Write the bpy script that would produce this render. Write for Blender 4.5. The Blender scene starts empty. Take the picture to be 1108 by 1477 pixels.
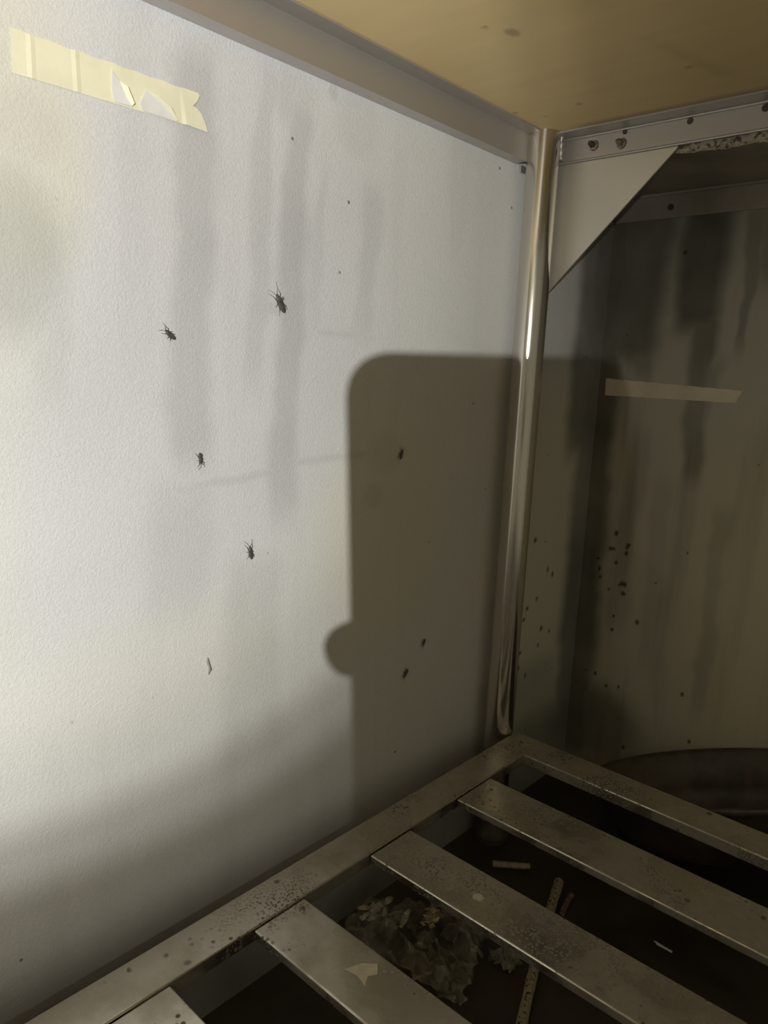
import bpy, bmesh, math, random
import numpy as np
from mathutils import Vector, Matrix, noise as mnoise

random.seed(7)
scene = bpy.context.scene
C = bpy.context.collection

# ------------------------------------------------------------------ camera
CAM = Vector((0.4982, -0.8069, 0.4722))
ROT = Matrix(((0.738412, 0.672917, 0.043933),
              (-0.154613, 0.105527, 0.982323),
              (0.656386, -0.732152, 0.181964)))          # world -> camera axes
cd = bpy.data.cameras.new('camera')
cam = bpy.data.objects.new('camera', cd)
C.objects.link(cam)
M = ROT.transposed().to_4x4()
M.translation = CAM
cam.matrix_world = M
cd.sensor_fit = 'HORIZONTAL'
cd.sensor_width = 36.0
cd.lens = 1071.76 / 1108.0 * 36.0
cd.clip_start = 0.0005
cd.clip_end = 50
scene.camera = cam

# ------------------------------------------------------------------ world: dim warm kitchen
w = bpy.data.worlds.new('kitchen')
scene.world = w
w.use_nodes = True
bgn = w.node_tree.nodes['Background']
bgn.inputs['Color'].default_value = (1.0, 0.915, 0.67, 1)
bgn.inputs['Strength'].default_value = 0.215

# ------------------------------------------------------------------ hand torch shining into the table
TORCH = Vector((0.6467, -1.0662, 0.4859))
AIM = TORCH + Vector((math.cos(math.radians(149)) * math.cos(math.radians(4)),
                      math.sin(math.radians(149)) * math.cos(math.radians(4)), math.sin(math.radians(4))))
TORCH_W = 36.5
ld = bpy.data.lights.new('torch_light', 'SPOT')
ld.energy = TORCH_W
ld.shadow_soft_size = 0.0018
ld.spot_size = math.radians(100)
ld.spot_blend = 0.3
ld.color = (0.97, 0.985, 1.0)
lo = bpy.data.objects.new('torch_light', ld)
C.objects.link(lo)
lo.location = TORCH
lo.rotation_euler = (AIM - TORCH).to_track_quat('-Z', 'Y').to_euler()
# beam profile of the LED torch: white core, slightly yellow rim, soft spill
ld.use_nodes = True
lt = ld.node_tree
em = lt.nodes['Emission']
ge = lt.nodes.new('ShaderNodeNewGeometry')
dt = lt.nodes.new('ShaderNodeVectorMath'); dt.operation = 'DOT_PRODUCT'
dt.inputs[1].default_value = (AIM - TORCH).normalized()
lt.links.new(ge.outputs['Incoming'], dt.inputs[0])
ab = lt.nodes.new('ShaderNodeMath'); ab.operation = 'ABSOLUTE'
lt.links.new(dt.outputs['Value'], ab.inputs[0])
ac = lt.nodes.new('ShaderNodeMath'); ac.operation = 'ARCCOSINE'
lt.links.new(ab.outputs[0], ac.inputs[0])
mr = lt.nodes.new('ShaderNodeMapRange')
mr.inputs['From Min'].default_value = 0
mr.inputs['From Max'].default_value = math.radians(40)
lt.links.new(ac.outputs[0], mr.inputs['Value'])
def light_ramp(stops):
    cr = lt.nodes.new('ShaderNodeValToRGB')
    cr.color_ramp.interpolation = 'EASE'
    while len(cr.color_ramp.elements) < len(stops):
        cr.color_ramp.elements.new(0.5)
    for e, (p, c) in zip(cr.color_ramp.elements, stops):
        e.position = p / 40.0
        e.color = (*c, 1)
    lt.links.new(mr.outputs['Result'], cr.inputs['Fac'])
    return cr
g_ = lambda v: (v, v, v)
st_ = light_ramp([(0, g_(0.76)), (8, g_(0.78)), (16, g_(0.88)), (22, g_(0.96)), (26.5, g_(0.82)), (29.3, g_(0.42)), (32, g_(0.13)), (37, g_(0.03)), (40, g_(0.015))])
co_ = light_ramp([(0, (0.99, 0.99, 1)), (15, (1, 0.99, 0.97)), (24, (1, 0.98, 0.90)), (33, (1, 0.95, 0.86))])
lt.links.new(co_.outputs['Color'], em.inputs['Color'])
lt.links.new(st_.outputs['Color'], em.inputs['Strength'])

scene.view_settings.view_transform = 'Standard'
scene.view_settings.look = 'None'
scene.view_settings.gamma = 1.0
scene.view_settings.use_curve_mapping = False
scene.view_settings.exposure = 0.0

# ------------------------------------------------------------------ dimensions
XW = -0.030      # left wall face
YB = 0.258       # back wall face
ZF = -0.150      # floor
H = 0.756        # underside of the table top
ZS = 0.0094      # top of the undershelf
PR = 0.019       # post radius

# ------------------------------------------------------------------ material helpers
def new_mat(name):
    m = bpy.data.materials.new(name)
    m.use_nodes = True
    nt = m.node_tree
    b = nt.nodes['Principled BSDF']
    return m, nt, b

def N(nt, typ, **kw):
    n = nt.nodes.new(typ)
    for k, v in kw.items():
        if k in n.inputs.keys():
            n.inputs[k].default_value = v
        else:
            setattr(n, k, v)
    return n

def mixc(nt, fac, a, b, blend='MIX'):
    n = nt.nodes.new('ShaderNodeMix')
    n.data_type = 'RGBA'
    n.blend_type = blend
    for sock, val in ((0, fac), (6, a), (7, b)):
        if hasattr(val, 'links') or isinstance(val, bpy.types.NodeSocket):
            nt.links.new(val, n.inputs[sock])
        elif sock == 0:
            n.inputs[0].default_value = val
        else:
            n.inputs[sock].default_value = (*val, 1)
    return n.outputs[2]

def ramp(nt, src, p0, p1, c0=0.0, c1=1.0):
    n = nt.nodes.new('ShaderNodeMapRange')
    n.inputs['From Min'].default_value = p0
    n.inputs['From Max'].default_value = p1
    n.inputs['To Min'].default_value = c0
    n.inputs['To Max'].default_value = c1
    nt.links.new(src, n.inputs['Value'])
    return n.outputs['Result']

def coords(nt, scale=(1, 1, 1), geo=False):
    if geo:
        g = nt.nodes.new('ShaderNodeNewGeometry')
        out = g.outputs['Position']
    else:
        g = nt.nodes.new('ShaderNodeTexCoord')
        out = g.outputs['Object']
    mp = nt.nodes.new('ShaderNodeMapping')
    mp.inputs['Scale'].default_value = scale
    nt.links.new(out, mp.inputs['Vector'])
    return mp.outputs['Vector']

def noise_tex(nt, vec, scale, detail=3, rough=0.55):
    n = nt.nodes.new('ShaderNodeTexNoise')
    n.inputs['Scale'].default_value = scale
    n.inputs['Detail'].default_value = detail
    n.inputs['Roughness'].default_value = rough
    nt.links.new(vec, n.inputs['Vector'])
    return n.outputs['Fac']

def bump(nt, b, h, strength, dist):
    n = nt.nodes.new('ShaderNodeBump')
    n.inputs['Strength'].default_value = strength
    n.inputs['Distance'].default_value = dist
    nt.links.new(h, n.inputs['Height'])
    nt.links.new(n.outputs['Normal'], b.inputs['Normal'])

def mmath(nt, op, a, b):
    n = nt.nodes.new('ShaderNodeMath')
    n.operation = op
    for i, v in enumerate((a, b)):
        if isinstance(v, (int, float)):
            n.inputs[i].default_value = v
        else:
            nt.links.new(v, n.inputs[i])
    return n.outputs[0]

def attr(nt, name):
    n = nt.nodes.new('ShaderNodeAttribute')
    n.attribute_name = name
    return n.outputs['Fac']

# wall: grey-white sheet, fine orange-peel grain, grey run marks and a yellow tint
def wall_material(name, base, dark, yellow, spec_scale, rough, streak):
    m, nt, b = new_mat(name)
    v = coords(nt, geo=True)
    vs = coords(nt, (9, 9, 0.9), geo=True)
    fine = noise_tex(nt, v, 520, 2, 0.65)
    cloud = noise_tex(nt, v, 7, 4)
    st = noise_tex(nt, vs, 2.2, 4, 0.5)
    col = mixc(nt, ramp(nt, cloud, 0.35, 0.7, 0, 0.16), base, tuple(c * 0.72 for c in base))
    col = mixc(nt, ramp(nt, st, 0.52, 0.72, 0, streak), col, dark)
    col = mixc(nt, ramp(nt, fine, 0.35, 0.65, 0.0, 0.16), col, tuple(c * 0.6 for c in base))
    col = mixc(nt, attr(nt, 'yellow_tint'), col, yellow)
    sd = attr(nt, 'stain_dark')
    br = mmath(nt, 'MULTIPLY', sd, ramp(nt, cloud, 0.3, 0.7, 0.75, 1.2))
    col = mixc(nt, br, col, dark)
    # tiny specks
    vo = nt.nodes.new('ShaderNodeTexVoronoi')
    vo.inputs['Scale'].default_value = 42
    vo.inputs['Randomness'].default_value = 1
    nt.links.new(v, vo.inputs['Vector'])
    sm = ramp(nt, vo.outputs['Distance'], spec_scale, spec_scale * 0.6, 0, 0.75)
    gate = ramp(nt, noise_tex(nt, v, 23, 2), 0.56, 0.60, 0, 1)
    col = mixc(nt, mmath(nt, 'MULTIPLY', sm, gate), col, (0.07, 0.06, 0.05))
    col = mixc(nt, attr(nt, 'speck'), col, (0.03, 0.024, 0.018))
    nt.links.new(col, b.inputs['Base Color'])
    b.inputs['Roughness'].default_value = rough
    b.inputs['Specular IOR Level'].default_value = 0.2
    bump(nt, b, fine, 0.45, 0.0011)
    return m

def metal_material(name, base, rough, dirt=(0.10, 0.085, 0.06), dirt_lo=0.62, dirt_amt=0.6,
                   speck=0.0, stretch=(1, 1, 1), metallic=1.0, film=0.0):
    m, nt, b = new_mat(name)
    v = coords(nt, geo=True)
    vb = coords(nt, stretch, geo=True)
    cl = noise_tex(nt, v, 11, 5, 0.6)
    fine = noise_tex(nt, vb, 260, 3, 0.6)
    mask = ramp(nt, cl, dirt_lo, dirt_lo + 0.30, 0, dirt_amt)
    col = mixc(nt, mask, base, dirt)
    tot = mask
    if speck:
        vo = nt.nodes.new('ShaderNodeTexVoronoi')
        vo.inputs['Scale'].default_value = 150
        nt.links.new(v, vo.inputs['Vector'])
        sp = ramp(nt, vo.outputs['Distance'], 0.34, 0.20, 0, 1)
        gate = ramp(nt, noise_tex(nt, v, 16, 4), 0.55, 0.63, 0, speck)
        s2 = mmath(nt, 'MULTIPLY', sp, gate)
        vo2 = nt.nodes.new('ShaderNodeTexVoronoi')
        vo2.inputs['Scale'].default_value = 55
        nt.links.new(v, vo2.inputs['Vector'])
        sp2 = ramp(nt, vo2.outputs['Distance'], 0.20, 0.13, 0, 0.8)
        g2 = ramp(nt, noise_tex(nt, v, 31, 2), 0.55, 0.6, 0, 1)
        s2 = mmath(nt, 'MAXIMUM', s2, mmath(nt, 'MULTIPLY', sp2, g2))
        vo3 = nt.nodes.new('ShaderNodeTexVoronoi')
        vo3.inputs['Scale'].default_value = 360
        nt.links.new(v, vo3.inputs['Vector'])
        sp3 = ramp(nt, vo3.outputs['Distance'], 0.50, 0.30, 0, 0.8)
        g3 = ramp(nt, noise_tex(nt, v, 9, 5, 0.65), 0.53, 0.66, 0, 1)
        s2 = mmath(nt, 'MAXIMUM', s2, mmath(nt, 'MULTIPLY', sp3, g3))
        col = mixc(nt, s2, col, (0.045, 0.035, 0.025))
        tot = mmath(nt, 'MAXIMUM', mask, s2)
    nt.links.new(col, b.inputs['Base Color'])
    nt.links.new(ramp(nt, tot, 0, 1, metallic, 0.0), b.inputs['Metallic'])
    nt.links.new(ramp(nt, mmath(nt, 'MAXIMUM', tot, mmath(nt, 'MULTIPLY', fine, 0.25)), 0, 1, rough, 0.75), b.inputs['Roughness'])
    bump(nt, b, fine, 0.06, 0.0006)
    return m

def plain_material(name, col, rough=0.6, metallic=0.0, var=0.25, scale=60, col2=None, lo=0.4, hi=0.65):
    m, nt, b = new_mat(name)
    v = coords(nt)
    f = noise_tex(nt, v, scale, 4)
    c2 = col2 if col2 else tuple(c * (1 - var) for c in col)
    nt.links.new(mixc(nt, ramp(nt, f, lo, hi), col, c2), b.inputs['Base Color'])
    b.inputs['Roughness'].default_value = rough
    b.inputs['Metallic'].default_value = metallic
    return m

MW_LEFT = wall_material('painted_wall_sheet', (0.72, 0.715, 0.71), (0.22, 0.215, 0.205), (0.72, 0.70, 0.44), 0.09, 0.42, 0.10)
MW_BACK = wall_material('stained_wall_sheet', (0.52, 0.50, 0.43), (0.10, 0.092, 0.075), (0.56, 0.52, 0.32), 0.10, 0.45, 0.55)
M_RAIL = metal_material('brushed_steel_rail', (0.56, 0.53, 0.50), 0.46, dirt_lo=0.66, dirt_amt=0.35, stretch=(0.08, 0.08, 1), metallic=0.8)
M_POST = metal_material('polished_steel_post', (0.66, 0.63, 0.57), 0.10, dirt_lo=0.72, dirt_amt=0.35, stretch=(1, 1, 0.06))
M_SHELF = metal_material('dirty_steel_shelf', (0.60, 0.56, 0.47), 0.17, dirt=(0.13, 0.105, 0.07), dirt_lo=0.42, dirt_amt=0.75, speck=0.85, metallic=1.0)
M_GUSS = metal_material('matte_steel_gusset', (0.70, 0.67, 0.60), 0.45, dirt_lo=0.68, dirt_amt=0.3, metallic=0.85)
M_BOLT = plain_material('worn_bolt_steel', (0.40, 0.37, 0.32), 0.35, 0.9, 0.5, 300)
M_HOLE = plain_material('dark_rivet', (0.11, 0.095, 0.075), 0.6, 0.3)
M_BEAD = plain_material('crumbly_sealant', (0.42, 0.39, 0.31), 0.9, 0, 0.5, 220, (0.10, 0.085, 0.06), 0.50, 0.62)
M_TAPE = plain_material('masking_tape', (0.86, 0.83, 0.60), 0.65, 0, 0.06, 40)
M_TAPE2 = plain_material('shaded_masking_tape', (0.80, 0.71, 0.58), 0.7, 0, 0.15, 30)  # same tape as the left strip, its brownish shade put into the colour
M_PAPER = plain_material('torn_white_paper', (0.80, 0.79, 0.76), 0.8, 0, 0.08, 90)
M_ROACH = plain_material('dark_insect', (0.10, 0.092, 0.083), 0.5, 0, 0.5, 300)
M_FLAKE = plain_material('grey_flake', (0.33, 0.31, 0.27), 0.8, 0, 0.3, 200)
M_STICK = plain_material('speckled_stick', (0.40, 0.34, 0.22), 0.75, 0, 0.5, 260, (0.05, 0.04, 0.03), 0.56, 0.62)
M_TWIG = plain_material('dark_twig', (0.16, 0.12, 0.075), 0.8, 0, 0.5, 120, (0.45, 0.40, 0.30), 0.6, 0.66)
M_BUTT = plain_material('pale_wood_splinter', (0.55, 0.46, 0.28), 0.7, 0, 0.35, 120)
M_BASIN = plain_material('dark_basin', (0.085, 0.065, 0.045), 0.5, 0, 0.5, 30)
M_PHONE = plain_material('black_phone', (0.02, 0.02, 0.022), 0.3, 0, 0.2, 10)
M_SCREEN = plain_material('phone_screen_glass', (0.012, 0.012, 0.014), 0.08, 0, 0.1, 10)
M_SKIN = plain_material('skin', (0.50, 0.31, 0.22), 0.55, 0, 0.14, 120)
M_SLEEVE = plain_material('dark_cloth', (0.06, 0.06, 0.07), 0.9, 0, 0.3, 300)
M_GREY = plain_material('grey_laminate_top', (0.42, 0.41, 0.39), 0.5, 0.4, 0.15, 20)
M_LINING = plain_material('grey_underside_lining', (0.44, 0.39, 0.33), 0.6, 0.2, 0.25, 14)
M_RESIDUE = plain_material('pale_glue_residue', (0.50, 0.45, 0.34), 0.7, 0, 0.2, 120)
M_GLINT = plain_material('painted_film_glint', (0.72, 0.66, 0.50), 0.2, 0, 0.5, 150)  # pale highlights of the film painted as a colour
M_YELLOW = plain_material('yellow_print', (0.68, 0.60, 0.32), 0.4, 0, 0.4, 150)
M_VIOLET = plain_material('violet_print', (0.34, 0.30, 0.46), 0.3, 0, 0.4, 150)

def wood_material():
    m, nt, b = new_mat('plywood_underside')
    v = coords(nt, (3.2, 30, 1), geo=True)
    v2 = coords(nt, geo=True)
    g = noise_tex(nt, v, 2.2, 5, 0.55)
    c = noise_tex(nt, v2, 5, 4)
    col = mixc(nt, ramp(nt, g, 0.3, 0.75, 0, 0.35), (0.78, 0.60, 0.31), (0.66, 0.48, 0.21))
    col = mixc(nt, ramp(nt, c, 0.5, 0.75, 0, 0.35), col, (0.58, 0.41, 0.17))
    col = mixc(nt, attr(nt, 'stain_dark'), col, (0.10, 0.065, 0.03))
    nt.links.new(col, b.inputs['Base Color'])
    b.inputs['Roughness'].default_value = 0.55
    bump(nt, b, g, 0.08, 0.001)
    return m
M_WOOD = wood_material()

def floor_material():
    m, nt, b = new_mat('greasy_dark_floor')
    v = coords(nt, geo=True)
    a = noise_tex(nt, v, 9, 6, 0.65)
    f = noise_tex(nt, v, 160, 4, 0.7)
    col = mixc(nt, ramp(nt, a, 0.35, 0.7), (0.035, 0.028, 0.020), (0.075, 0.055, 0.036))
    col = mixc(nt, ramp(nt, f, 0.66, 0.74, 0, 0.5), col, (0.16, 0.13, 0.09))
    nt.links.new(col, b.inputs['Base Color'])
    nt.links.new(ramp(nt, a, 0.3, 0.7, 0.35, 0.75), b.inputs['Roughness'])
    bump(nt, b, a, 0.4, 0.004)
    return m
M_FLOOR = floor_material()

def wrapper_material():
    m, nt, b = new_mat('clear_crinkled_film')
    v = coords(nt)
    f = noise_tex(nt, v, 38, 4, 0.6)
    b.inputs['Base Color'].default_value = (0.42, 0.37, 0.28, 1)
    b.inputs['Roughness'].default_value = 0.16
    b.inputs['Specular IOR Level'].default_value = 0.9
    nt.links.new(ramp(nt, f, 0.40, 0.66, 0.10, 0.60), b.inputs['Alpha'])
    return m
M_FILM = wrapper_material()

# ------------------------------------------------------------------ mesh helpers
def link(name, bm, mat, parent=None, smooth=False):
    me = bpy.data.meshes.new(name)
    bm.normal_update()
    bm.to_mesh(me)
    bm.free()
    if smooth:
        for p in me.polygons:
            p.use_smooth = True
    me.materials.append(mat)
    o = bpy.data.objects.new(name, me)
    C.objects.link(o)
    if parent:
        o.parent = parent
    return o

def tag(o, label, cat, group=None, kind=None):
    o['label'] = label
    o['category'] = cat
    if group:
        o['group'] = group
    if kind:
        o['kind'] = kind
    return o

def box(bm, x0, x1, y0, y1, z0, z1, bevel=0.0, seg=2):
    vs = [bm.verts.new(p) for p in ((x0, y0, z0), (x1, y0, z0), (x1, y1, z0), (x0, y1, z0),
                                    (x0, y0, z1), (x1, y0, z1), (x1, y1, z1), (x0, y1, z1))]
    fs = [bm.faces.new([vs[i] for i in q]) for q in
          ((3, 2, 1, 0), (4, 5, 6, 7), (0, 1, 5, 4), (1, 2, 6, 5), (2, 3, 7, 6), (3, 0, 4, 7))]
    if bevel:
        es = list({e for f in fs for e in f.edges})
        bmesh.ops.bevel(bm, geom=es, offset=bevel, segments=seg, profile=0.5, affect='EDGES')
    return bm

def bx(*a, **k):
    return box(bmesh.new(), *a, **k)

def prism(bm, pts, axis, a, b):
    """extrude a closed 2D outline along axis from a to b"""
    def p3(p, t):
        return {'x': (t, p[0], p[1]), 'y': (p[0], t, p[1]), 'z': (p[0], p[1], t)}[axis]
    v0 = [bm.verts.new(p3(p, a)) for p in pts]
    v1 = [bm.verts.new(p3(p, b)) for p in pts]
    n = len(pts)
    bm.faces.new(v0[::-1])
    bm.faces.new(v1)
    for i in range(n):
        bm.faces.new((v0[i], v0[(i + 1) % n], v1[(i + 1) % n], v1[i]))
    bmesh.ops.recalc_face_normals(bm, faces=bm.faces)
    return bm

def tube(bm, pts, radii, seg=8, caps=True):
    pts = [Vector(p) for p in pts]
    if isinstance(radii, (int, float)):
        radii = [radii] * len(pts)
    rings = []
    for i, p in enumerate(pts):
        d = (pts[min(i + 1, len(pts) - 1)] - pts[max(i - 1, 0)]).normalized()
        a = d.orthogonal().normalized()
        if abs(d.z) < 0.95:
            a = d.cross(Vector((0, 0, 1))).normalized()
        else:
            a = d.cross(Vector((1, 0, 0))).normalized()
        c = d.cross(a)
        rings.append([bm.verts.new(p + (a * math.cos(t) + c * math.sin(t)) * radii[i])
                      for t in (2 * math.pi * k / seg for k in range(seg))])
    for r0, r1 in zip(rings, rings[1:]):
        for k in range(seg):
            bm.faces.new((r0[k], r0[(k + 1) % seg], r1[(k + 1) % seg], r1[k]))
    if caps:
        bm.faces.new(rings[0][::-1])
        bm.faces.new(rings[-1])
    bmesh.ops.recalc_face_normals(bm, faces=bm.faces)
    return bm

def grid_surface(name, us, vs, place, mat, fields=None, kind='structure', parent=None, flip=False):
    """rectangular sheet; place(U,V) -> xyz arrays; fields: dict attr -> array fn(U,V)"""
    us = np.asarray(us, float); vs = np.asarray(vs, float)
    U, V = np.meshgrid(us, vs, indexing='ij')
    X, Y, Z = place(U, V)
    co = np.stack([X, Y, Z], -1).reshape(-1, 3)
    nu, nv = len(us), len(vs)
    idx = np.arange(nu * nv).reshape(nu, nv)
    q = np.stack([idx[:-1, :-1], idx[1:, :-1], idx[1:, 1:], idx[:-1, 1:]], -1).reshape(-1, 4)
    if flip:
        q = q[:, ::-1]
    me = bpy.data.meshes.new(name)
    me.from_pydata(co.tolist(), [], q.tolist())
    for k, fn in (fields or {}).items():
        a = me.attributes.new(k, 'FLOAT', 'POINT')
        a.data.foreach_set('value', np.clip(fn(U, V), 0, 1).astype(np.float32).reshape(-1))
    me.materials.append(mat)
    o = bpy.data.objects.new(name, me)
    C.objects.link(o)
    if parent:
        o.parent = parent
    if kind:
        o['kind'] = kind
    return o

def sstep(a, b, x):
    t = np.clip((x - a) / (b - a), 0, 1)
    return t * t * (3 - 2 * t)

def wob(V, seed, amp, freq):
    return amp * (np.sin(V * freq + seed) + 0.6 * np.sin(V * freq * 2.3 + seed * 1.7) + 0.35 * np.sin(V * freq * 5.1 + seed * 2.9))

def run_mark(U, V, u0, u1, z0, z1, wd0, wd1, s, seed, edge=0.5):
    """a vertical run of dirty water or a plain dark band: centre u0 (top) to u1 (foot), half widths wd0, wd1"""
    t = np.clip((z0 - V) / (z0 - z1), 0, 1)
    cu = u0 + (u1 - u0) * t + wob(V, seed, 0.0022, 34)
    wd = wd0 + (wd1 - wd0) * t + wob(V, seed + 2, 0.0014, 27)
    d = np.abs(U - cu) / np.maximum(wd, 0.002)
    a = 1 - sstep(1 - edge, 1 + edge, d)
    e = sstep(z0 + 0.03, z0 - 0.01, V) * sstep(z1 - 0.02, z1 + 0.03, V)
    return s * a * e

def blob(U, V, u, v, r, s, ry=None):
    d = np.sqrt(((U - u) / r) ** 2 + ((V - v) / (ry or r)) ** 2)
    return s * (1 - sstep(0.5, 1.1, d))

# ------------------------------------------------------------------ the setting
def left_stain_dark(U, V):
    S = np.zeros_like(U)
    for a in ((-0.452, -0.462, 0.70, 0.385, 0.017, 0.020, 0.24, 1.0),
              (-0.450, -0.452, 0.62, 0.53, 0.022, 0.016, 0.14, 5.0),
              (-0.385, -0.397, 0.71, 0.45, 0.009, 0.012, 0.15, 2.0),
              (-0.350, -0.362, 0.69, 0.33, 0.013, 0.017, 0.24, 3.0),
              (-0.352, -0.354, 0.60, 0.52, 0.020, 0.014, 0.14, 7.0),
              (-0.320, -0.328, 0.64, 0.51, 0.007, 0.007, 0.10, 4.0),
              (-0.254, -0.262, 0.64, 0.50, 0.015, 0.012, 0.15, 6.0),
              (-0.566, -0.572, 0.56, 0.44, 0.014, 0.012, 0.10, 8.0),
              (-0.470, -0.475, 0.37, 0.26, 0.028, 0.030, 0.12, 9.0),
              (-0.392, -0.392, 0.29, 0.09, 0.030, 0.034, 0.18, 10.0),
              (-0.12, -0.12, 0.72, 0.60, 0.02, 0.01, 0.06, 12.0),
              (0.205, 0.205, 0.71, 0.36, 0.034, 0.036, 0.80, 13.0),  # darker run on the far side of the post
              (0.242, 0.242, 0.73, -0.14, 0.040, 0.036, 0.82, 14.0),  # darker band along the corner
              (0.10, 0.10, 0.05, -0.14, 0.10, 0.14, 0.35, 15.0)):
        S = np.maximum(S, run_mark(U, V, *a))
    for a in ((-0.47, 0.404, 0.008, 0.22), (-0.375, 0.525, 0.018, 0.14, 0.006), (-0.31, 0.718, 0.008, 0.20),
              (-0.600, 0.54, 0.05, 0.26, 0.07), (-0.585, 0.62, 0.03, 0.10), (-0.355, 0.70, 0.03, 0.10), (-0.28, 0.70, 0.035, 0.08),
              (-0.465, 0.69, 0.02, 0.10), (-0.22, 0.39, 0.03, 0.12), (-0.235, 0.345, 0.018, 0.15)):
        S = np.maximum(S, blob(U, V, *a))
    S = np.maximum(S, 0.85 * sstep(0.02, -0.06, V))      # darker below shelf height
    # a long scuff across the sheet
    sc = 0.372 + 0.018 * sstep(-0.47, -0.28, U) + wob(U, 3, 0.001, 60)
    S = np.maximum(S, 0.16 * (1 - sstep(0.001, 0.006, np.abs(V - sc))) * sstep(-0.52, -0.46, U) * sstep(-0.20, -0.27, U))
    S = np.maximum(S, 0.12 * (1 - sstep(0.001, 0.004, np.abs(V - 0.508))) * sstep(-0.33, -0.31, U) * sstep(-0.23, -0.26, U))
    return S

def left_speck(U, V):
    S = np.zeros_like(U)
    rnd = np.random.RandomState(4)
    for (u, v) in ((0.107, 0.25), (0.075, 0.155), (0.10, 0.15), (0.093, 0.135), (0.125, 0.16), (0.09, 0.085), (0.088, 0.062), (0.11, 0.045), (0.14, 0.085),
                   (0.15, 0.20), (0.165, 0.19), (0.145, 0.11), (0.17, 0.10)):
        S = np.maximum(S, blob(U, V, u, v, 0.0032 + 0.0022 * rnd.rand(), 0.8, 0.0035 + 0.002 * rnd.rand()))
    return S

def left_tint(U, V):
    G = 0.55 * sstep(-0.52, -0.66, U) * sstep(0.30, 0.62, V)  # yellower towards the left edge
    G = np.maximum(G, 0.35 * sstep(-0.56, -0.68, U) * sstep(0.15, 0.3, V))
    G = np.maximum(G, blob(U, V, -0.59, 0.60, 0.06, 0.35, 0.10))
    G = np.maximum(G, blob(U, V, -0.50, 0.22, 0.16, 0.10, 0.06))  # yellow rim of the torch beam painted on the wall
    G = np.maximum(G, blob(U, V, -0.22, 0.30, 0.12, 0.25, 0.14))  # olive tone inside the phone's shadow, put into the wall colour
    G = np.maximum(G, 0.45 * sstep(0.02, 0.08, U) * sstep(0.52, 0.40, V))  # olive shade painted on the wall behind the post
    return G

us = np.concatenate([np.linspace(-2.0, -0.70, 10)[:-1], np.arange(-0.70, 0.05, 0.0032), np.arange(0.05, YB - 0.001, 0.0018), [YB]])
vs = np.concatenate([np.arange(ZF, H + 0.01, 0.0026), np.linspace(H + 0.02, 1.3, 5)])
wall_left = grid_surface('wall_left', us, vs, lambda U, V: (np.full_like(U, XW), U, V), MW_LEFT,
                         {'stain_dark': left_stain_dark, 'yellow_tint': left_tint, 'speck': left_speck})

def back_stain_dark(U, V):
    S = np.zeros_like(U)
    for a in ((0.108, 0.098, 0.71, 0.545, 0.036, 0.028, 0.80, 1.0),
              (0.112, 0.122, 0.60, 0.34, 0.020, 0.012, 0.58, 2.0),
              (0.130, 0.125, 0.50, 0.40, 0.018, 0.008, 0.40, 2.6),
              (0.020, 0.010, 0.71, 0.50, 0.048, 0.038, 0.72, 3.0),
              (0.028, 0.034, 0.56, 0.475, 0.022, 0.012, 0.50, 4.0),
              (0.070, 0.070, 0.71, 0.60, 0.012, 0.006, 0.30, 11.0),
              (-0.022, -0.020, 0.71, -0.14, 0.020, 0.030, 0.75, 5.0),  # dark band next to the left wall
              (0.168, 0.165, 0.70, 0.52, 0.012, 0.006, 0.45, 6.0),
              (0.20, 0.20, 0.70, 0.60, 0.03, 0.02, 0.45, 7.0),
              (0.085, 0.09, 0.33, 0.05, 0.016, 0.012, 0.18, 8.0),
              (0.045, 0.03, 0.40, 0.10, 0.014, 0.020, 0.22, 9.0),
              (0.17, 0.172, 0.30, 0.0, 0.012, 0.01, 0.30, 10.0)):
        S = np.maximum(S, run_mark(U, V, *a))
    S = np.maximum(S, blob(U, V, 0.01, -0.06, 0.10, 0.65, 0.08))  # darker low down near the corner
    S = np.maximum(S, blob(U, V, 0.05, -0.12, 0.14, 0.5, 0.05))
    return S

def back_speck(U, V):
    S = np.zeros_like(U)
    rnd = np.random.RandomState(9)
    for i in range(16):
        u, v = -0.005 + 0.05 * rnd.rand(), 0.155 + 0.10 * rnd.rand()
        S = np.maximum(S, blob(U, V, u, v, 0.0022 + 0.0028 * rnd.rand(), 0.85, 0.002 + 0.004 * rnd.rand()))
    for (u, v, r) in ((0.068, 0.120, 0.006), (0.03, 0.12, 0.004), (0.03, 0.098, 0.005), (0.147, 0.030, 0.005), (0.165, -0.038, 0.005),
                      (0.03, 0.005, 0.005), (0.05, 0.01, 0.004), (0.01, 0.02, 0.005), (0.068, -0.085, 0.005), (0.078, 0.655, 0.0045),
                      (0.13, 0.24, 0.003)):
        S = np.maximum(S, blob(U, V, u, v, r * 0.62, 0.85, r * 0.85))
    return S

def back_tint(U, V):
    G = 0.5 * sstep(0.06, 0.24, U) * sstep(0.5, 0.25, V)  # yellower towards the lower right
    return G

us = np.concatenate([np.arange(XW, 0.36, 0.0018), np.linspace(0.37, 1.6, 8)])
vs = np.concatenate([np.arange(ZF, 0.745, 0.0024), np.linspace(0.75, 1.3, 5)])
wall_back = grid_surface('wall_back', us, vs, lambda U, V: (U, np.full_like(U, YB), V), MW_BACK,
                         {'stain_dark': back_stain_dark, 'yellow_tint': back_tint, 'speck': back_speck}, flip=False)

floor = grid_surface('floor', np.linspace(XW, 1.6, 60), np.linspace(-2.0, YB, 60),
                     lambda U, V: (U, V, np.full_like(U, ZF)), M_FLOOR)

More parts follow.
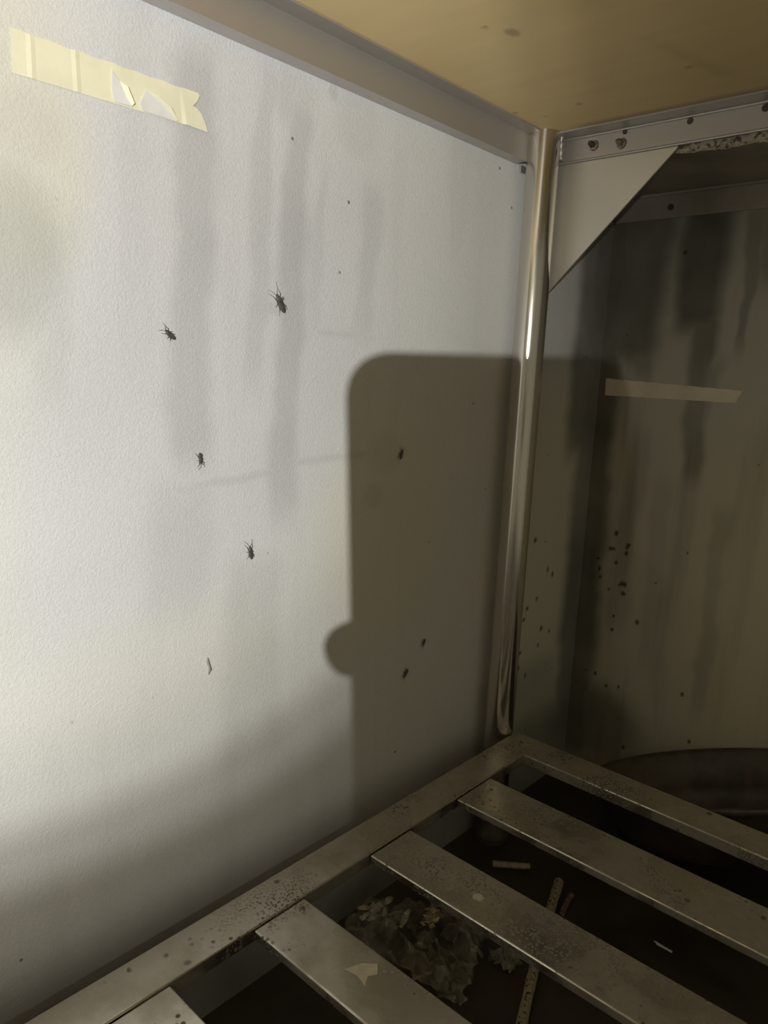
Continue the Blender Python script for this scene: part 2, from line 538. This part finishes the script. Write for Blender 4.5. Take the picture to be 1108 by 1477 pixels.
trim = link('trim_1', bx(XW + 0.002, 1.2, YB - 0.004, YB - 0.0005, 0.702, 0.733, bevel=0.001), M_LINING)
trim['kind'] = 'structure'
bm = bmesh.new()
tube(bm, [(0.053, YB - 0.0042, 0.716), (0.053, YB - 0.006, 0.716)], 0.0042, 10)
r = link('rivet', bm, M_HOLE, trim)

# ------------------------------------------------------------------ the steel table
table = bpy.data.objects.new('steel_work_table', None)
C.objects.link(table)
tag(table, 'stainless steel work table with plywood underside, round posts and slatted undershelf', 'table')
TY0, TX1 = -1.30, 0.70

def wood_stain(U, V):
    S = blob(U, V, 0.110, -0.241, 0.007, 0.45, 0.010)
    for a in ((0.097, -0.262, 0.003, 0.5), (0.077, -0.063, 0.004, 0.5), (0.009, -0.078, 0.003, 0.6), (0.20, -0.09, 0.004, 0.4), (0.03, -0.05, 0.003, 0.4)):
        S = np.maximum(S, blob(U, V, *a))
    S = np.maximum(S, 0.12 * (1 - sstep(0.0, 0.012, np.abs(U - 0.21 - 0.25 * (V + 0.1)))) * sstep(-0.03, -0.06, V) * sstep(-0.2, -0.12, V))
    S = np.maximum(S, 0.4 * sstep(-0.012, 0.0, V) * sstep(0.02, 0.06, U))
    return S

top = link('tabletop', bx(XW + 0.001, TX1, TY0, YB - 0.001, H + 0.012, H + 0.042, bevel=0.002), M_GREY, table)
wood = grid_surface('plywood_panel', np.concatenate([np.arange(XW + 0.002, 0.34, 0.003), np.linspace(0.35, TX1 - 0.01, 8)]),
                    np.concatenate([np.linspace(TY0 + 0.01, -0.42, 8), np.arange(-0.41, 0.045, 0.003)]),
                    lambda U, V: (U, V, np.full_like(U, H)), M_WOOD, {'stain_dark': wood_stain}, kind=None, parent=top, flip=True)
md = wood.modifiers.new('thick', 'SOLIDIFY')
md.thickness = 0.0115
md.offset = -1
link('underside_lining', bx(XW + 0.002, TX1 - 0.01, 0.047, YB - 0.0012, 0.737, H + 0.0115), M_LINING, top)

def post(x, y):
    bm = bmesh.new()
    seg = 40
    tube(bm, [(x, y, ZF + 0.03), (x, y, 0.35), (x, y, H)], PR, seg, caps=False)
    p = link('post', bm, M_POST, table, smooth=True)
    bm = bmesh.new()
    tube(bm, [(x, y, ZF), (x, y, ZF + 0.008), (x, y, ZF + 0.03)], [0.024, 0.024, 0.014], 20)
    link('foot', bm, M_HOLE, p)
    return p
p0 = post(0.0, 0.0)
post(0.66, 0.0)
post(0.66, -1.24)
post(0.0, -1.24)

# apron rail along the left wall: flange on the ply, web, lower flange to the wall
t = 0.0018
def zsec(a_in, a_web, a_out, zl):
    # outline in (across, z): top flange from a_in to a_web, web, bottom flange a_web to a_out
    return [(a_in, H - 0.0002), (a_in, H - t), (a_web, H - t), (a_web, zl), (a_out, zl), (a_out, zl + t),
            (a_web - math.copysign(t, a_in - a_web), zl + t), (a_web - math.copysign(t, a_in - a_web), H - 0.0002)]
bm = prism(bmesh.new(), zsec(0.0047, -0.0137, XW + 0.0006, 0.7247), 'y', TY0 + 0.02, -0.0125)
rail_l = link('apron_rail', bm, M_RAIL, table)
bm = prism(bmesh.new(), [(0.0135, 0.724), (0.0135, 0.7545), (-0.0135, 0.7545), (-0.0135, 0.724)], 'y', -0.006, -0.0045)
# small bracket tongue behind the post below the rail
link('bracket_tongue', bx(-0.0285, -0.0265, -0.004, 0.012, 0.717, 0.7246), M_RAIL, rail_l)
# apron rail towards the right
bm = prism(bmesh.new(), zsec(0.0029, 0.0277, 0.0430, 0.7271), 'x', 0.006, TX1 - 0.02)
tube(bm, [(0.006, 0.0270, H - 0.0026), (TX1 - 0.02, 0.0270, H - 0.0026)], 0.0014, 8)
tube(bm, [(0.006, 0.0282, 0.7280), (TX1 - 0.02, 0.0282, 0.7280)], 0.0015, 8)
rail_r = link('apron_rail', bm, M_RAIL, table)
for (x, z, rr) in ((0.0862, 0.7505, 0.0030), (0.1586, 0.7490, 0.0036), (0.2329, 0.7480, 0.0042), (0.33, 0.748, 0.004)):
    bm = bmesh.new()
    tube(bm, [(x, 0.0280, z), (x, 0.0268, z)], [rr, rr * 0.85], 12)
    link('rivet', bm, M_HOLE, rail_r)
for i, (x, z) in enumerate(((0.0495, 0.7419), (0.0835, 0.7387))):
    bm = bmesh.new()
    tube(bm, [(x, 0.0277, z), (x, 0.0262, z)], [0.0060, 0.0052], 14)
    bo = link('bolt', bm, M_BOLT, rail_r)
    bm = bmesh.new()
    tube(bm, [(x - 0.001, 0.0264, z + 0.0008), (x - 0.002, 0.0205, z + 0.0016)], [0.0036, 0.0028], 6)
    bm2 = bm
    o = link('bolt_tip', bm2, M_HOLE if i == 0 else M_BOLT, rail_r)
# weld between post and rail
bm = bmesh.new()
pts = [(0.0150 + 0.0003 * math.sin(k * 2.1), 0.0125 + 0.0002 * k, 0.7545 - 0.0024 * k) for k in range(12)]
tube(bm, pts, [0.0024 + 0.0004 * math.sin(k * 1.9) for k in range(12)], 7)
link('weld_bead', bm, M_RAIL, p0, smooth=True)
# crumbly bead hanging under the rail
bm = bmesh.new()
nx, ns = 150, 10
rings = []
for i in range(nx):
    x = 0.143 + i * (0.50 / nx)
    ring = []
    for k in range(ns):
        a = 2 * math.pi * k / ns
        n = mnoise.noise(Vector((x * 90, math.cos(a) * 1.3, math.sin(a) * 1.3))) + 0.6 * mnoise.noise(Vector((x * 260, a * 2, 3)))
        rr = (0.0052 + 0.0016 * n) * min(1, 0.35 + i * 0.10)
        ring.append(bm.verts.new((x, 0.0352 + rr * math.cos(a), 0.7235 + 1.1 * rr * math.sin(a) + 0.0006 * math.sin(x * 120))))
    rings.append(ring)
for r0, r1 in zip(rings, rings[1:]):
    for k in range(ns):
        bm.faces.new((r0[k], r0[(k + 1) % ns], r1[(k + 1) % ns], r1[k]))
bm.faces.new(rings[0]); bm.faces.new(rings[-1])
bmesh.ops.recalc_face_normals(bm, faces=bm.faces)
bd = link('sealant_bead', bm, M_BEAD, rail_r)
bd['label'] = 'crumbly off-white sealant bead'

# gusset plate
bm = prism(bmesh.new(), [(0.0020, 0.7268), (0.0020, 0.5800), (0.0030, 0.5800), (0.1480, 0.7250), (0.1480, 0.7268)], 'y', 0.0290, 0.0312)
bmesh.ops.bevel(bm, geom=list(bm.edges), offset=0.0006, segments=1, affect='EDGES')
gus = link('gusset_plate', bm, M_GUSS, table)

# undershelf: perimeter rails and slats
link('shelf_rail', bx(0.0198, 0.0607, TY0 + 0.05, 0.0121, ZS - 0.014, ZS, bevel=0.0016, seg=3), M_SHELF, table)
link('shelf_rail', bx(0.0600, 0.64, -0.0346, 0.0121, ZS - 0.014, ZS - 0.0003, bevel=0.0016, seg=3), M_SHELF, table)
link('shelf_rail', bx(0.60, 0.641, TY0 + 0.05, -0.0352, ZS - 0.014, ZS, bevel=0.0016, seg=3), M_SHELF, table)
slats = [(-0.1764, -0.1109), (-0.3179, -0.2573), (-0.4603, -0.4039), (-0.6000, -0.5402), (-0.742, -0.682), (-0.884, -0.824), (-1.026, -0.966), (-1.168, -1.108)]
slat_objs = []
for y0, y1 in slats:
    slat_objs.append(link('shelf_slat', bx(0.0618, 0.5995, y0, y1, ZS - 0.0100, ZS - 0.0012, bevel=0.0016, seg=3), M_SHELF, table))

for sl, poly in ((2, [(0.145, -0.436), (0.151, -0.421), (0.160, -0.413), (0.167, -0.421), (0.163, -0.428), (0.168, -0.436), (0.158, -0.433)]),
                 (1, [(0.166, -0.290), (0.171, -0.286), (0.177, -0.288), (0.176, -0.294), (0.169, -0.296)])):
    bm = bmesh.new()
    prism(bm, poly, 'z', ZS - 0.0013, ZS - 0.0008)
    link('residue_patch', bm, M_RESIDUE, slat_objs[sl])

# ------------------------------------------------------------------ tape strips
def tape(name, pts_top, pts_bot, place, mat, label, seed):
    """strip between two polylines of equal length; place(u,v,h) puts it on its wall"""
    bm = bmesh.new()
    n = len(pts_top)
    nv = 8
    G = []
    for i in range(n):
        col = []
        for j in range(nv + 1):
            a = j / nv
            u = pts_top[i][0] * (1 - a) + pts_bot[i][0] * a
            v = pts_top[i][1] * (1 - a) + pts_bot[i][1] * a
            h = 0.0006 + 0.0003 * mnoise.noise(Vector((u * 60, v * 60, seed)))
            h += pts_top[i][2] * (1 - a) + pts_bot[i][2] * a
            col.append(bm.verts.new(place(u, v, h)))
        G.append(col)
    for i in range(n - 1):
        for j in range(nv):
            bm.faces.new((G[i][j], G[i + 1][j], G[i + 1][j + 1], G[i][j + 1]))
    o = link(name, bm, mat)
    m = o.modifiers.new('thick', 'SOLIDIFY')
    m.thickness = 0.00025
    m.offset = 1
    tag(o, label, 'tape')
    return o

onleft = lambda u, v, h: (XW + h, u, v)
onback = lambda u, v, h: (u, YB - h, v)
top_e, bot_e = [], []
n = 44
for i in range(n + 1):
    a = i / n
    y = -0.5905 + a * 0.130
    wig = 0.0004 * math.sin(a * 40)
    # torn end: a V notch between two pointed tips
    crease = 0.0005 if i in (4, 14) else 0.0
    top_e.append((y, 0.6762 + 0.0008 * a + wig, crease))
    bot_e.append((y + a * 0.003, 0.6502 + 0.0018 * a, crease + (0.0010 if i > n - 3 else 0)))
tp = tape('masking_tape', top_e, bot_e, onleft, M_TAPE, 'torn cream masking tape strip on the light grey wall near the plywood', 1)
# ragged end tabs
bm = bmesh.new()
ends = [(-0.4615, 0.6772), (-0.4530, 0.6772), (-0.4515, 0.6755), (-0.4535, 0.6712), (-0.4575, 0.6668), (-0.4545, 0.6660), (-0.4500, 0.6632), (-0.4465, 0.6575), (-0.4440, 0.6512), (-0.4480, 0.6514), (-0.4590, 0.6518)]
vsx = [bm.verts.new(onleft(u, v, 0.0009 + 0.0006 * k / len(ends))) for k, (u, v) in enumerate(ends)]
bm.faces.new(vsx)
o = link('torn_end', bm, M_TAPE, tp)
for (poly, nm) in (([(-0.523, 0.6725), (-0.5175, 0.6665), (-0.514, 0.6600), (-0.5085, 0.6525), (-0.522, 0.6520), (-0.5235, 0.6590)], 'white_tear'),
                   ([(-0.497, 0.6670), (-0.489, 0.6640), (-0.4805, 0.6590), (-0.4725, 0.6520), (-0.500, 0.6520), (-0.502, 0.6560)], 'white_tear')):
    bm = bmesh.new()
    f = bm.faces.new([bm.verts.new(onleft(u, v, 0.00125)) for u, v in poly])
    o = link(nm, bm, M_PAPER, tp)
    m = o.modifiers.new('thick', 'SOLIDIFY'); m.thickness = 0.0003
for poly in ([(-0.5175, 0.6665), (-0.5125, 0.6640), (-0.5075, 0.6545), (-0.5085, 0.6525), (-0.514, 0.6600)],
             [(-0.497, 0.6670), (-0.489, 0.6652), (-0.4780, 0.6600), (-0.4705, 0.6530), (-0.4725, 0.6520), (-0.4805, 0.6590)]):
    bm = bmesh.new()
    k = len(poly)
    f = bm.faces.new([bm.verts.new(onleft(u, v, 0.0014 + (0.0022 if i in (1, 2) else 0))) for i, (u, v) in enumerate(poly)])
    o = link('curled_flap', bm, M_TAPE, tp)
    m = o.modifiers.new('thick', 'SOLIDIFY'); m.thickness = 0.0003

top_e, bot_e = [], []
n = 30
for i in range(n + 1):
    a = i / n
    top_e.append((-0.020 + 0.196 * a, 0.4810 - 0.0095 * a + 0.0003 * math.sin(a * 50), 0))
    bot_e.append((-0.019 + 0.188 * a, 0.4560 - 0.0010 * a, 0))
tape('masking_tape', top_e, bot_e, onback, M_TAPE2, 'dull brownish masking tape strip on the stained wall behind the post', 3)

# ------------------------------------------------------------------ insects on the left wall
def roach(y0, z0, y1, z1, label, mat=M_ROACH, scale=1.0, seed=0, group=None):
    """flat oval insect from head (y0,z0) to tail (y1,z1), six legs, two feelers"""
    rnd = random.Random(seed)
    hd, tl = Vector((0, y0, z0)), Vector((0, y1, z1))
    ax = (tl - hd)
    Lb = ax.length
    ax.normalize()
    sd = Vector((1, 0, 0)).cross(ax)
    up = Vector((1, 0, 0))
    mid = (hd + tl) / 2
    bm = bmesh.new()
    prof = [(-0.50, 0.03), (-0.47, 0.08), (-0.42, 0.11), (-0.37, 0.10), (-0.33, 0.16), (-0.22, 0.20), (-0.12, 0.19), (0.05, 0.205), (0.22, 0.19), (0.38, 0.14), (0.47, 0.07), (0.5, 0.02)]
    rings = []
    for a, wv in prof:
        ring = []
        for k in range(10):
            th = 2 * math.pi * k / 10
            ring.append(bm.verts.new(ax * (a * Lb) + sd * (0.86 * wv * Lb * math.cos(th)) + up * (0.0022 + 0.5 * wv * Lb * math.sin(th) * (1 if math.sin(th) > 0 else 0.5))))
        rings.append(ring)
    for r0, r1 in zip(rings, rings[1:]):
        for k in range(10):
            bm.faces.new((r0[k], r0[(k + 1) % 10], r1[(k + 1) % 10], r1[k]))
    bm.faces.new(rings[0]); bm.faces.new(rings[-1])
    for s in (-1, 1):
        for j, (a, sw) in enumerate(((-0.26, -0.30), (-0.12, 0.06), (0.02, 0.34))):
            j1 = sw + rnd.uniform(-0.1, 0.1)
            r0 = ax * (a * Lb) + sd * (s * 0.14 * Lb) + up * 0.0018
            r1 = ax * ((a + j1 * 0.5) * Lb) + sd * (s * 0.22 * Lb) + up * 0.0026
            r2 = ax * ((a + j1 * 1.2) * Lb) + sd * (s * 0.31 * Lb) + up * 0.0004
            tube(bm, [r0, r1, r2], [0.00030, 0.00024, 0.00014], 5)
        b0 = ax * (-0.48 * Lb) + sd * (s * 0.04 * Lb) + up * 0.002
        b1 = ax * (-0.72 * Lb) + sd * (s * (0.16 + rnd.uniform(0, 0.1)) * Lb) + up * 0.003
        b2 = ax * ((-0.90 + rnd.uniform(-0.1, 0.1)) * Lb) + sd * (s * 0.34 * Lb) + up * 0.0012
        tube(bm, [b0, b1, b2], [0.00018, 0.00014, 0.0001], 4)
    bmesh.ops.recalc_face_normals(bm, faces=bm.faces)
    o = link('cockroach', bm, mat, smooth=True)
    o.location = Vector((XW, mid.y, mid.z))
    return tag(o, label, 'insect', group)
roach(-0.3740, 0.5370, -0.3640, 0.5220, 'largest dark cockroach on the lit grey wall, tilted, feelers spread', seed=1)
roach(-0.4840, 0.4985, -0.4750, 0.4920, 'small dark cockroach lying almost sideways on the lit grey wall', seed=2)
roach(-0.4510, 0.3920, -0.4530, 0.4015, 'small dark cockroach on the wall just above the long scuff mark', seed=3)
roach(-0.4000, 0.3140, -0.3975, 0.3015, 'upright dark cockroach on the wall below the long scuff mark', seed=4)
roach(-0.1945, 0.3930, -0.1980, 0.3820, 'faint cockroach inside the wall shadow of the phone, at scuff height', seed=5)
roach(-0.1725, 0.1230, -0.1655, 0.1325, 'dark cockroach low in the wall shadow of the phone', seed=6)
roach(-0.1400, 0.1540, -0.1355, 0.1625, 'tiny cockroach in the phone shadow between low cockroach and post', seed=8)
# shed flake
bm = bmesh.new()
tube(bm, [(0, -0.0005, 0.0085), (0.001, -0.0012, 0.005), (0.0012, 0.0004, 0.001), (0.0012, 0.0012, -0.003), (0.0004, 0.0002, -0.0075)],
     [0.0004, 0.0012, 0.0009, 0.0012, 0.0003], 6)
o = link('paint_flake', bm, M_FLAKE, smooth=True)
o.location = (XW + 0.0012, -0.4435, 0.2105)
tag(o, 'thin grey curled flake stuck upright on the lower lit wall', 'flake')

# ------------------------------------------------------------------ litter on the floor under the shelf
def crumple(name, loc, sx, sy, hgt, mat, seed, n=40, parent=None):
    bm = bmesh.new()
    G = []
    for i in range(n + 1):
        row = []
        for j in range(n + 1):
            u, v = i / n * 2 - 1, j / n * 2 - 1
            r = 1 + 0.18 * mnoise.noise(Vector((math.atan2(v, u) * 1.2, seed, 0)))
            p = Vector((u * 3.0, v * 3.0, seed))
            f = abs(mnoise.noise(p)) + 0.55 * abs(mnoise.noise(p * 2.3)) + 0.3 * abs(mnoise.noise(p * 4.9))
            env = max(0.0, 1 - (u * u + v * v) * 0.42)
            row.append(bm.verts.new((u * sx * r + 0.010 * mnoise.noise(p * 1.7 + Vector((9, 0, 0))), v * sy * r + 0.010 * mnoise.noise(p * 1.7 + Vector((0, 9, 0))),
                                     0.002 + hgt * (0.25 + 1.1 * f) * env)))
        G.append(row)
    for i in range(n):
        for j in range(n):
            bm.faces.new((G[i][j], G[i + 1][j], G[i + 1][j + 1], G[i][j + 1]))
    o = link(name, bm, mat, parent)
    o.location = loc
    return o
wr = crumple('plastic_wrapper', (0.062, -0.240, ZF), 0.070, 0.050, 0.040, M_FILM, 2.3)
wr.rotation_euler.z = 0.35
tag(wr, 'crumpled clear plastic wrapper with yellow and violet print under slats', 'wrapper')
for (dx, dy, dz, sx, sy, mt, sd, nm) in ((0.013, 0.020, 0.030, 0.006, 0.013, M_YELLOW, 5.1, 'yellow_print'), (0.019, 0.034, 0.033, 0.011, 0.005, M_VIOLET, 6.2, 'violet_print')):
    o = crumple(nm, (dx, dy, dz), sx, sy, 0.012, mt, sd, 12, wr)
rs = random.Random(11)
for k in range(13):  # slivers stand in for glints on the wrapper
    bm = bmesh.new()
    L_ = rs.uniform(0.014, 0.034)
    w_ = rs.uniform(0.002, 0.005)
    pts = [(-L_ / 2, -w_ * 0.3, 0), (-L_ * 0.1, -w_, 0.002), (L_ / 2, -w_ * 0.2, 0.001), (L_ * 0.45, w_ * 0.4, 0.003), (0, w_, 0.004), (-L_ / 2, w_ * 0.4, 0.001)]
    f = bm.faces.new([bm.verts.new(p) for p in pts])
    bmesh.ops.triangulate(bm, faces=[f])
    o = link('glint_sliver', bm, M_GLINT, wr)
    m_ = o.modifiers.new('thick', 'SOLIDIFY'); m_.thickness = 0.0004
    o.location = (rs.uniform(-0.058, -0.012), rs.uniform(-0.012, 0.042), rs.uniform(0.020, 0.036))
    o.rotation_euler = (rs.uniform(-0.6, 0.6), rs.uniform(-0.6, 0.6), rs.uniform(0.6, 2.2))
wr2 = crumple('plastic_scrap', (0.142, -0.180, ZF), 0.014, 0.010, 0.012, M_FILM, 4.4, 16)
tag(wr2, 'small scrap of clear film beside the speckled stick', 'scrap')

def stick(name, a, b, r, mat, label, cat, bend=0.0, seg=9, taper=0.9):
    a, b = Vector(a), Vector(b)
    bm = bmesh.new()
    d = (b - a)
    side = d.cross(Vector((0, 0, 1))).normalized()
    n = 14
    pts = [a + d * (i / n) + side * bend * math.sin(math.pi * i / n) for i in range(n + 1)]
    tube(bm, [p - a for p in pts], [r * (1 + (taper - 1) * i / n) * (1 + 0.05 * math.sin(i * 2.3)) for i in range(n + 1)], seg)
    o = link(name, bm, mat, smooth=False)
    o.location = a
    return tag(o, label, cat)
stick('speckled_stick', (0.120, -0.025, ZF + 0.0062), (0.216, -0.280, ZF + 0.0062), 0.0060, M_STICK, 'long pale stick peppered with dark specks on floor under slats', 'stick', 0.003)
stick('wood_splinter', (0.040, -0.054, ZF + 0.0045), (0.077, -0.024, ZF + 0.0045), 0.0042, M_BUTT, 'short pale splinter lying alone on the dark floor', 'splinter', 0.0005, 6)
stick('short_twig', (0.142, -0.033, ZF + 0.0045), (0.150, -0.070, ZF + 0.0035), 0.0034, M_TWIG, 'short dark twig with a pale tip beside the speckled stick', 'twig', 0.001, 7)
bm = bmesh.new()
tube(bm, [(0, 0, 0.002), (0.005, -0.004, 0.004), (0.010, -0.003, 0.003), (0.021, -0.002, 0.002)], [0.0008, 0.0016, 0.0013, 0.0012], 6)
o = link('paper_shred', bm, M_PAPER)
o.location = (0.246, -0.032, ZF)
tag(o, 'tiny bent white shred on dark floor between the far slats', 'shred')

# dark basin leaning against the back wall beyond the shelf
bm = bmesh.new()
seg = 48
prof = [(0.100, 0.000), (0.150, 0.004), (0.166, 0.030), (0.176, 0.070), (0.188, 0.074), (0.190, 0.080), (0.184, 0.082), (0.170, 0.078), (0.160, 0.034), (0.145, 0.010), (0.100, 0.006)]
rings = [[bm.verts.new((r_ * math.cos(2 * math.pi * k / seg), 0.56 * r_ * math.sin(2 * math.pi * k / seg), z)) for k in range(seg)] for r_, z in prof]
for r0, r1 in zip(rings, rings[1:]):
    for k in range(seg):
        bm.faces.new((r0[k], r0[(k + 1) % seg], r1[(k + 1) % seg], r1[k]))
bm.faces.new(rings[0][::-1]); bm.faces.new(rings[-1])
bmesh.ops.recalc_face_normals(bm, faces=bm.faces)
o = link('plastic_basin', bm, M_BASIN, smooth=True)
o.location = (0.275, 0.142, ZF + 0.062)
o.rotation_euler = (0, -0.36, 0)
tag(o, 'dark brown plastic basin tilted on the floor beyond the undershelf', 'basin')

# ------------------------------------------------------------------ the phone taking the picture, and the hand that holds it
def from_cam(p):
    return CAM + ROT.transposed() @ Vector(p)
phone = bpy.data.objects.new('smartphone', None)
C.objects.link(phone)
phone.matrix_world = M
tag(phone, 'black smartphone held up in a hand, casting the rounded shadow', 'phone')
PX0, PX1, PY1, PY0 = -0.0568, 0.0220, 0.0166, -0.1450
def rounded(x0, x1, y0, y1, r, n=8):
    pts = []
    for cx, cy, a0 in ((x1 - r, y1 - r, 0), (x0 + r, y1 - r, 90), (x0 + r, y0 + r, 180), (x1 - r, y0 + r, 270)):
        for k in range(n + 1):
            a = math.radians(a0 + 90 * k / n)
            pts.append((cx + r * math.cos(a), cy + r * math.sin(a)))
    return pts
bm = prism(bmesh.new(), rounded(PX0, PX1, PY0, PY1, 0.0115), 'z', 0.0022, 0.0102)
link('phone_body', bm, M_PHONE, phone)
bm = prism(bmesh.new(), rounded(PX0 + 0.002, PX1 - 0.002, PY0 + 0.002, PY1 - 0.002, 0.0100), 'z', 0.0102, 0.0106)
link('phone_screen', bm, M_SCREEN, phone)
for (x, y) in ((0, -0.0225), (-0.019, -0.011)):
    bm = bmesh.new()
    tube(bm, [(x, y, 0.0024), (x, y, 0.0006)], [0.0075, 0.007], 24)
    link('camera_lens', bm, M_SCREEN, phone)

# hand: skin-modifier skeleton in camera axes (x right, y up, z back), behind the lens plane
hand = bpy.data.objects.new('person', None)
C.objects.link(hand)
hand.matrix_world = M
tag(hand, 'hand and dark-sleeved forearm of a person holding up the smartphone', 'person')
V_, E_, Rr = [], [], []
def chain(pts, start=None):
    prev = start
    for (p, r) in pts:
        V_.append(p); Rr.append(r)
        if prev is not None:
            E_.append((prev, len(V_) - 1))
        prev = len(V_) - 1
    return prev
wrist = chain([((0.135, -0.175, 0.235), 0.040), ((0.100, -0.155, 0.140), 0.034), ((0.070, -0.135, 0.062), 0.026)])
palm = chain([((0.058, -0.112, 0.026), 0.025), ((0.047, -0.094, 0.008), 0.020)], wrist)
# index finger across the back of the phone, tip past its left edge
chain([((0.036, -0.066, -0.006), 0.0105), ((-0.006, -0.058, -0.0080), 0.0092), ((-0.034, -0.0600, -0.0082), 0.0086), ((-0.0540, -0.0660, -0.0060), 0.0092), ((-0.0625, -0.0690, -0.0005), 0.0088)], palm)
chain([((0.034, -0.088, -0.007), 0.0105), ((-0.004, -0.084, -0.0085), 0.0094), ((-0.026, -0.086, -0.0082), 0.0086), ((-0.042, -0.088, -0.0075), 0.0080)], palm)
chain([((0.034, -0.108, -0.007), 0.0100), ((-0.002, -0.106, -0.0085), 0.0090), ((-0.022, -0.107, -0.0082), 0.0084), ((-0.037, -0.109, -0.0075), 0.0078)], palm)
chain([((0.036, -0.124, -0.006), 0.0090), ((0.006, -0.127, -0.0078), 0.0080), ((-0.010, -0.127, -0.0078), 0.0074), ((-0.022, -0.127, -0.0070), 0.0068)], palm)
# thumb on the screen side
chain([((0.046, -0.084, 0.030), 0.0125), ((0.030, -0.062, 0.0265), 0.0108), ((0.012, -0.046, 0.0215), 0.0095), ((0.002, -0.038, 0.0205), 0.0085)], palm - 1)
me = bpy.data.meshes.new('hand')
me.from_pydata(V_, E_, [])
ho = bpy.data.objects.new('hand', me)
C.objects.link(ho)
ho.parent = hand
me.materials.append(M_SKIN)
sk = ho.modifiers.new('skin', 'SKIN')
for i, sv in enumerate(me.skin_vertices[0].data):
    sv.radius = (Rr[i], Rr[i])
    sv.use_root = (i == 0)
sk.use_smooth_shade = True
sb = ho.modifiers.new('sub', 'SUBSURF'); sb.levels = 2; sb.render_levels = 2
bm = bmesh.new()
tube(bm, [(0.098, -0.154, 0.132), (0.104, -0.157, 0.150), (0.135, -0.175, 0.235), (0.19, -0.205, 0.36), (0.24, -0.235, 0.48)], [0.046, 0.047, 0.050, 0.056, 0.062], 24)
link('sleeve', bm, M_SLEEVE, hand, smooth=True)
